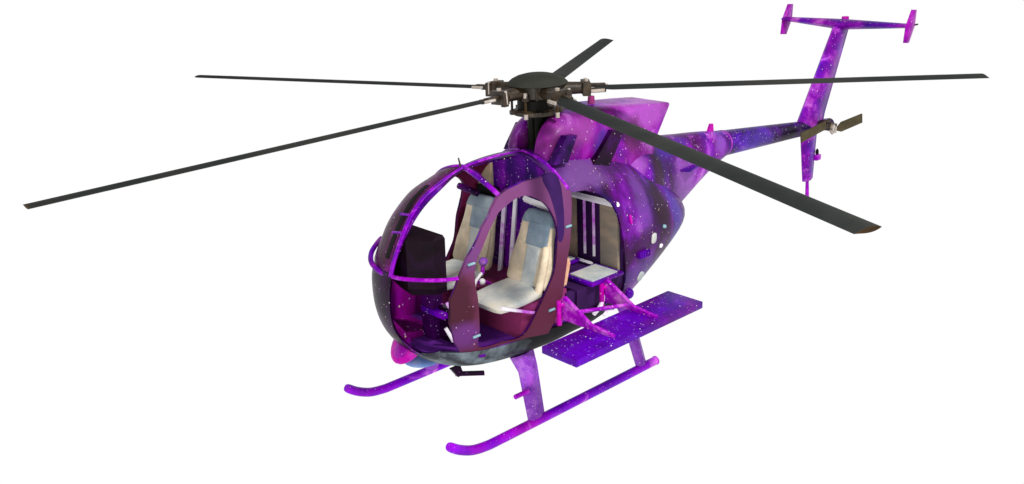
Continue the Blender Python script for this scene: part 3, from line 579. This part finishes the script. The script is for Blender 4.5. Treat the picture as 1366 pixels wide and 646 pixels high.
# ---------------------------------------------------------------- nose underside
b=bmesh.new()
bmesh.ops.create_uvsphere(b,u_segments=28,v_segments=18,radius=1,matrix=Matrix.Translation((1.385,-.12,.635))@Matrix.Rotation(.75,4,'Y')@Matrix.Diagonal((.24,.18,.075,1)))
ch=apply_bool(finish('nose_light_fairing',b,M['chin'],fus),[('DIFFERENCE',inner)])
b=bmesh.new(); bmesh.ops.create_uvsphere(b,u_segments=20,v_segments=12,radius=1,matrix=Matrix.Translation((1.49,-.10,.60))@Matrix.Rotation(.85,4,'Y')@Matrix.Diagonal((.10,.085,.03,1))); finish('landing_light',b,M['plate'],fus)
b=bmesh.new(); bmesh.ops.create_uvsphere(b,u_segments=28,v_segments=14,radius=1,matrix=Matrix.Translation((1.28,-.12,.42))@Matrix.Diagonal((.17,.16,.045,1))); finish('belly_dome',b,M['blue'],fus)
b=bmesh.new(); prism(b,[(1.25,.20,.42),(1.15,.20,.42),(1.12,.20,.33),(1.18,.20,.32)],(0,.03,0)); prism(b,[(1.18,.19,.345),(1.0,.36,.345),(1.0,.36,.315),(1.18,.19,.315)],(-.02,-.03,0)); bevel(b,.004); finish('tow_hook',b,M['nose'],fus)
# ---------------------------------------------------------------- hull details
def ndir(x,z,s):
    e=.01; return Vector((-(bodyy(x+e,z)-bodyy(x-e,z))/(2*e),s,-(bodyy(x,z+e)-bodyy(x,z-e))/(2*e))).normalized()
def pill(name,x,z,w,h,mat,th=.012,rot=0,s=1,parent=fus):
    p=onbody(x,z,s); n=ndir(x,z,s); a=Vector((0,0,1)); t=n.cross(a).normalized(); u=t.cross(n).normalized()
    if u.z<0: u=-u
    c,sn=math.cos(rot),math.sin(rot); t,u=t*c+u*sn,-t*sn+u*c
    b=bmesh.new(); r=[]
    for lay,sc in((-.02,1),(th*.6,1),(th,.85)):
        r.append([p+n*lay+t*w/2*sc*math.copysign(abs(math.cos(q))**.6,math.cos(q))+u*h/2*sc*math.copysign(abs(math.sin(q))**.6,math.sin(q)) for q in [2*math.pi*k/24 for k in range(24)]])
    loftrings(b,r); return finish(name,b,M[mat],parent)
for s in(1,-1):
    pill('marker_light',-.56,1.368,.03,.085,'chin',s=s)
    pill('fuel_cap',-.888,1.106,.075,.10,'salmon' if 0 else 'pale',s=s)
    pill('inspection_plate',-1.071,1.17,.05,.035,'pin',rot=.3,s=s); pill('inspection_plate',-1.05,.98,.05,.04,'white',rot=.3,s=s)
    pill('oval_window',-.79,.74,.13,.10,'pale',s=s,rot=.5)
    # louvre
    p=onbody(-.73,1.0,s); b=bmesh.new(); box(b,p,(.15,.07,.06)); bevel(b,.008)
    for k in range(6): box(b,p+Vector((-.06+.024*k,s*.036,0)),(.008,.01,.055))
    finish('vent_louvre',b,M['board'],fus)
    for x,z in((.229,1.505),(.486,.841),(1.229,1.431),(1.246,.833)):
        p=onbody(x,z,s,.012); b=bmesh.new(); tube(b,[p+Vector((.035,0,0)),p-Vector((.03,0,0))],.011,n=10); finish('door_hinge',b,M['pin'],fus)
pill('lower_cap',1.16,.617,.06,.035,'bulk')
# ---------------------------------------------------------------- main rotor
HZ=2.546
b=bmesh.new(); tube(b,[(0,0,1.98),(0,0,2.55)],.078,n=24); tube(b,[(0,0,2.38),(0,0,2.47)],.16,n=24); tube(b,[(0,0,2.0),(0,0,2.10)],[.10,.07],n=20); tube(b,[(.06,.03,2.0),(.10,.05,2.35)],.012,n=8); tube(b,[(-.05,-.07,2.0),(-.08,-.10,2.35)],.012,n=8)
mast=finish('rotor_mast',b,M['black'],heli)
b=bmesh.new(); tube(b,[(0,0,2.34),(0,0,2.375),(0,0,2.40)],[.20,.20,.12],n=30); 
for k in range(5):
    a=math.radians(70.5+72*k-36+18); box(b,(math.cos(a)*.17,math.sin(a)*.17,2.37),(.14,.05,.035),Matrix.Rotation(a,3,'Z'))
bevel(b,.004); finish('swashplate',b,M['brown'],mast)
b=bmesh.new(); tube(b,[(0,0,2.46),(0,0,2.49),(0,0,2.585),(0,0,2.60)],[.14,.20,.20,.14],n=30)
for k in range(10):
    a=math.radians(36*k+8); tube(b,[(math.cos(a)*.20,math.sin(a)*.20,2.48),(math.cos(a)*.20,math.sin(a)*.20,2.58)],.014,n=8)
bevel(b,.004)
hub=finish('rotor_hub',b,M['brown'],heli)
b=bmesh.new(); prof=[(.0,2.685),(.06,2.683),(.12,2.676),(.18,2.66),(.225,2.638),(.258,2.610),(.265,2.600),(.258,2.594),(.1,2.585)]
n=48; rings=[[(math.cos(2*math.pi*k/n)*r,math.sin(2*math.pi*k/n)*r,z) for k in range(n)] for r,z in prof[1:]]
loftrings(b,rings); finish('hub_cap',b,M['cap'],hub)
TIPS=[]
for az,tz in [(-73.1,2.469),(-3.3,2.418),(70.6,2.46),(143.6,2.43),(-146.5,2.427)]:
    tx,ty=4.1*math.cos(math.radians(az))+.07,4.1*math.sin(math.radians(az)); TIPS.append((math.degrees(math.atan2(ty,tx)),tz,math.hypot(tx,ty)))
for az,tz,BL in TIPS:
    a=math.radians(az); root=bpy.data.objects.new('rotor_blade',None)
    # blade built along local +X, then turned to its azimuth
    drop=math.atan2(HZ-tz,BL)
    mw=Matrix.Translation((0,0,HZ))@Matrix.Rotation(a,4,'Z')@Matrix.Rotation(drop,4,'Y')@Matrix.Rotation(math.radians(4),4,'X')
    bm=bmesh.new(); n=24; rings=[]; Ls=[.50,.56,.64,1.2,2.2,3.1,3.68,3.70,BL-.006]
    for i,x in enumerate(Ls):
        ch=.085 if i==0 else (.13 if i==1 else .172); th=.014 if i<7 else .0135
        r=[]
        for k in range(n):
            t=2*math.pi*k/n; u=(1-math.cos(t))/2
            yy=math.sin(t)*th*(2.6*math.sqrt(u)*(1-u)+.22*(1-u)) if 0<u<1 else 0
            r.append((x,ch*(.38-u),yy))
        rings.append(r)
    loftrings(bm,rings); bmesh.ops.transform(bm,matrix=mw,verts=bm.verts)
    bl=finish('rotor_blade',bm,M['blade'],heli,ang=40)
    bm=bmesh.new(); rr=[]
    for x in(BL-.007,BL):
        r=[]
        for k in range(n):
            t=2*math.pi*k/n; u=(1-math.cos(t))/2; yy=math.sin(t)*.0132*(2.6*math.sqrt(u)*(1-u)+.22*(1-u)) if 0<u<1 else 0
            r.append((x,.171*(.38-u),yy))
        rr.append(r)
    loftrings(bm,rr); bmesh.ops.transform(bm,matrix=mw,verts=bm.verts); finish('tip_cap',bm,M['tip'],bl)
    # grip, clevis and lead-lag damper
    bm=bmesh.new(); tube(bm,[(.10,0,0),(.20,0,0),(.36,0,0),(.40,0,0)],[.07,.07,.06,.062],n=16,ry=[.06,.058,.052,.052]); box(bm,(.42,0,.0),(.07,.17,.115)); box(bm,(.52,.035,.012),(.16,.045,.03)); box(bm,(.52,-.045,-.012),(.14,.05,.035)); box(bm,(.30,.07,.0),(.16,.03,.03)); box(bm,(.44,.085,-.01),(.05,.05,.12))
    bevel(bm,.005); bmesh.ops.transform(bm,matrix=mw,verts=bm.verts); finish('blade_grip',bm,M['brown'],bl)
    for pa,pb,rr_ in (((.42,.0,.05),(.42,.0,.078),.02),((.52,.065,0),(.63,.06,0),.013),((.45,-.10,-.01),(.57,-.085,-.01),.016),((.43,.10,-.05),(.43,.10,.06),.012)):
        bm=bmesh.new(); tube(bm,[pa,pb],rr_,n=10); bmesh.ops.transform(bm,matrix=mw,verts=bm.verts); finish('bolt',bm,M['steel'],bl)
    al=a+math.radians(22); bm=bmesh.new()
    tube(bm,[(math.cos(al)*.23,math.sin(al)*.23,2.34),(math.cos(al)*.23,math.sin(al)*.23,2.55)],.011,n=8); finish('pitch_link',bm,M['tip'],hub)
    for z in(2.345,2.53):
        bm=bmesh.new(); tube(bm,[(math.cos(al)*.23,math.sin(al)*.23,z-.022),(math.cos(al)*.23,math.sin(al)*.23,z+.022)],.018,n=10); finish('link_end',bm,M['steel'],hub)
    bm=bmesh.new(); c_=Vector((math.cos(al)*.19,math.sin(al)*.19,2.50)); box(bm,c_,(.10,.05,.05),Matrix.Rotation(al,3,'Z')); bevel(bm,.006); finish('pitch_horn',bm,M['brown'],hub)
for o in heli.children:
    if o.name.startswith(('rotor_blade','rotor_hub')): o.location.x=-.07
mast.location.x=-.04
for o in junk: bpy.data.objects.remove(o)
# ---------------------------------------------------------------- light: white studio surround and two lamps
w=bpy.data.worlds.new('World'); S.world=w; w.use_nodes=True; nt=w.node_tree; bg=nt.nodes['Background']
tc=N(nt,'ShaderNodeTexCoord'); sep=N(nt,'ShaderNodeSeparateXYZ'); nt.links.new(tc.outputs['Generated'],sep.inputs[0])
r=N(nt,'ShaderNodeValToRGB'); e=r.color_ramp.elements
mr=N(nt,'ShaderNodeMapRange'); mr.inputs[1].default_value=-1; mr.inputs[2].default_value=1; nt.links.new(sep.outputs[2],mr.inputs[0])
e[0].position=0; e[0].color=(.55,.55,.57,1); e[1].position=.13; e[1].color=(1.0,1.0,1.0,1)
q=e.new(.64); q.color=(1,1,1,1); q=e.new(.80); q.color=(.30,.30,.33,1)
nt.links.new(mr.outputs[0],r.inputs[0]); nt.links.new(r.outputs[0],bg.inputs[0]); bg.inputs[1].default_value=1.01
def lamp(name,loc,target,energy,size,col=(1,1,1)):
    l=bpy.data.lights.new(name,'AREA'); l.energy=energy; l.size=size; l.color=col
    o=bpy.data.objects.new(name,l); C.objects.link(o); o.location=loc
    o.rotation_euler=(Vector(target)-Vector(loc)).to_track_quat('-Z','Y').to_euler(); return o
lamp('fill_lamp',(8.5,5.5,2.6),(.4,.2,1.2),300,3.0,(1,.99,.97))
lamp('key_lamp',(-.5,6.5,9.5),(0,0,1.2),980,1.2,(1,.98,.95))
# ---------------------------------------------------------------- camera
cx,cy,cz,yaw,pit,roll,f=5.719535700189277, 6.086458112132865, 4.044575519001304, -2.2978508710219048, -0.3312272570967929, -0.04434253194815109, 1299.5839171905568
fw=Vector((math.cos(pit)*math.cos(yaw),math.cos(pit)*math.sin(yaw),math.sin(pit))); rt=fw.cross(Vector((0,0,1))).normalized(); up=rt.cross(fw)
c,s=math.cos(roll),math.sin(roll); X=c*rt+s*up; U=-s*rt+c*up
cam=bpy.data.cameras.new('Camera'); co=bpy.data.objects.new('Camera',cam); C.objects.link(co)
m=Matrix((X,U,-fw)).transposed().to_4x4(); m.translation=(cx,cy,cz); co.matrix_world=m
cam.sensor_width=36; cam.lens=36*f/1366; cam.clip_end=500; cam.clip_start=.05
S.camera=co
S.render.resolution_x=1024; S.render.resolution_y=484
S.render.engine='CYCLES'
S.view_settings.view_transform='Standard'; S.view_settings.look='None'; S.view_settings.exposure=0; S.view_settings.gamma=1
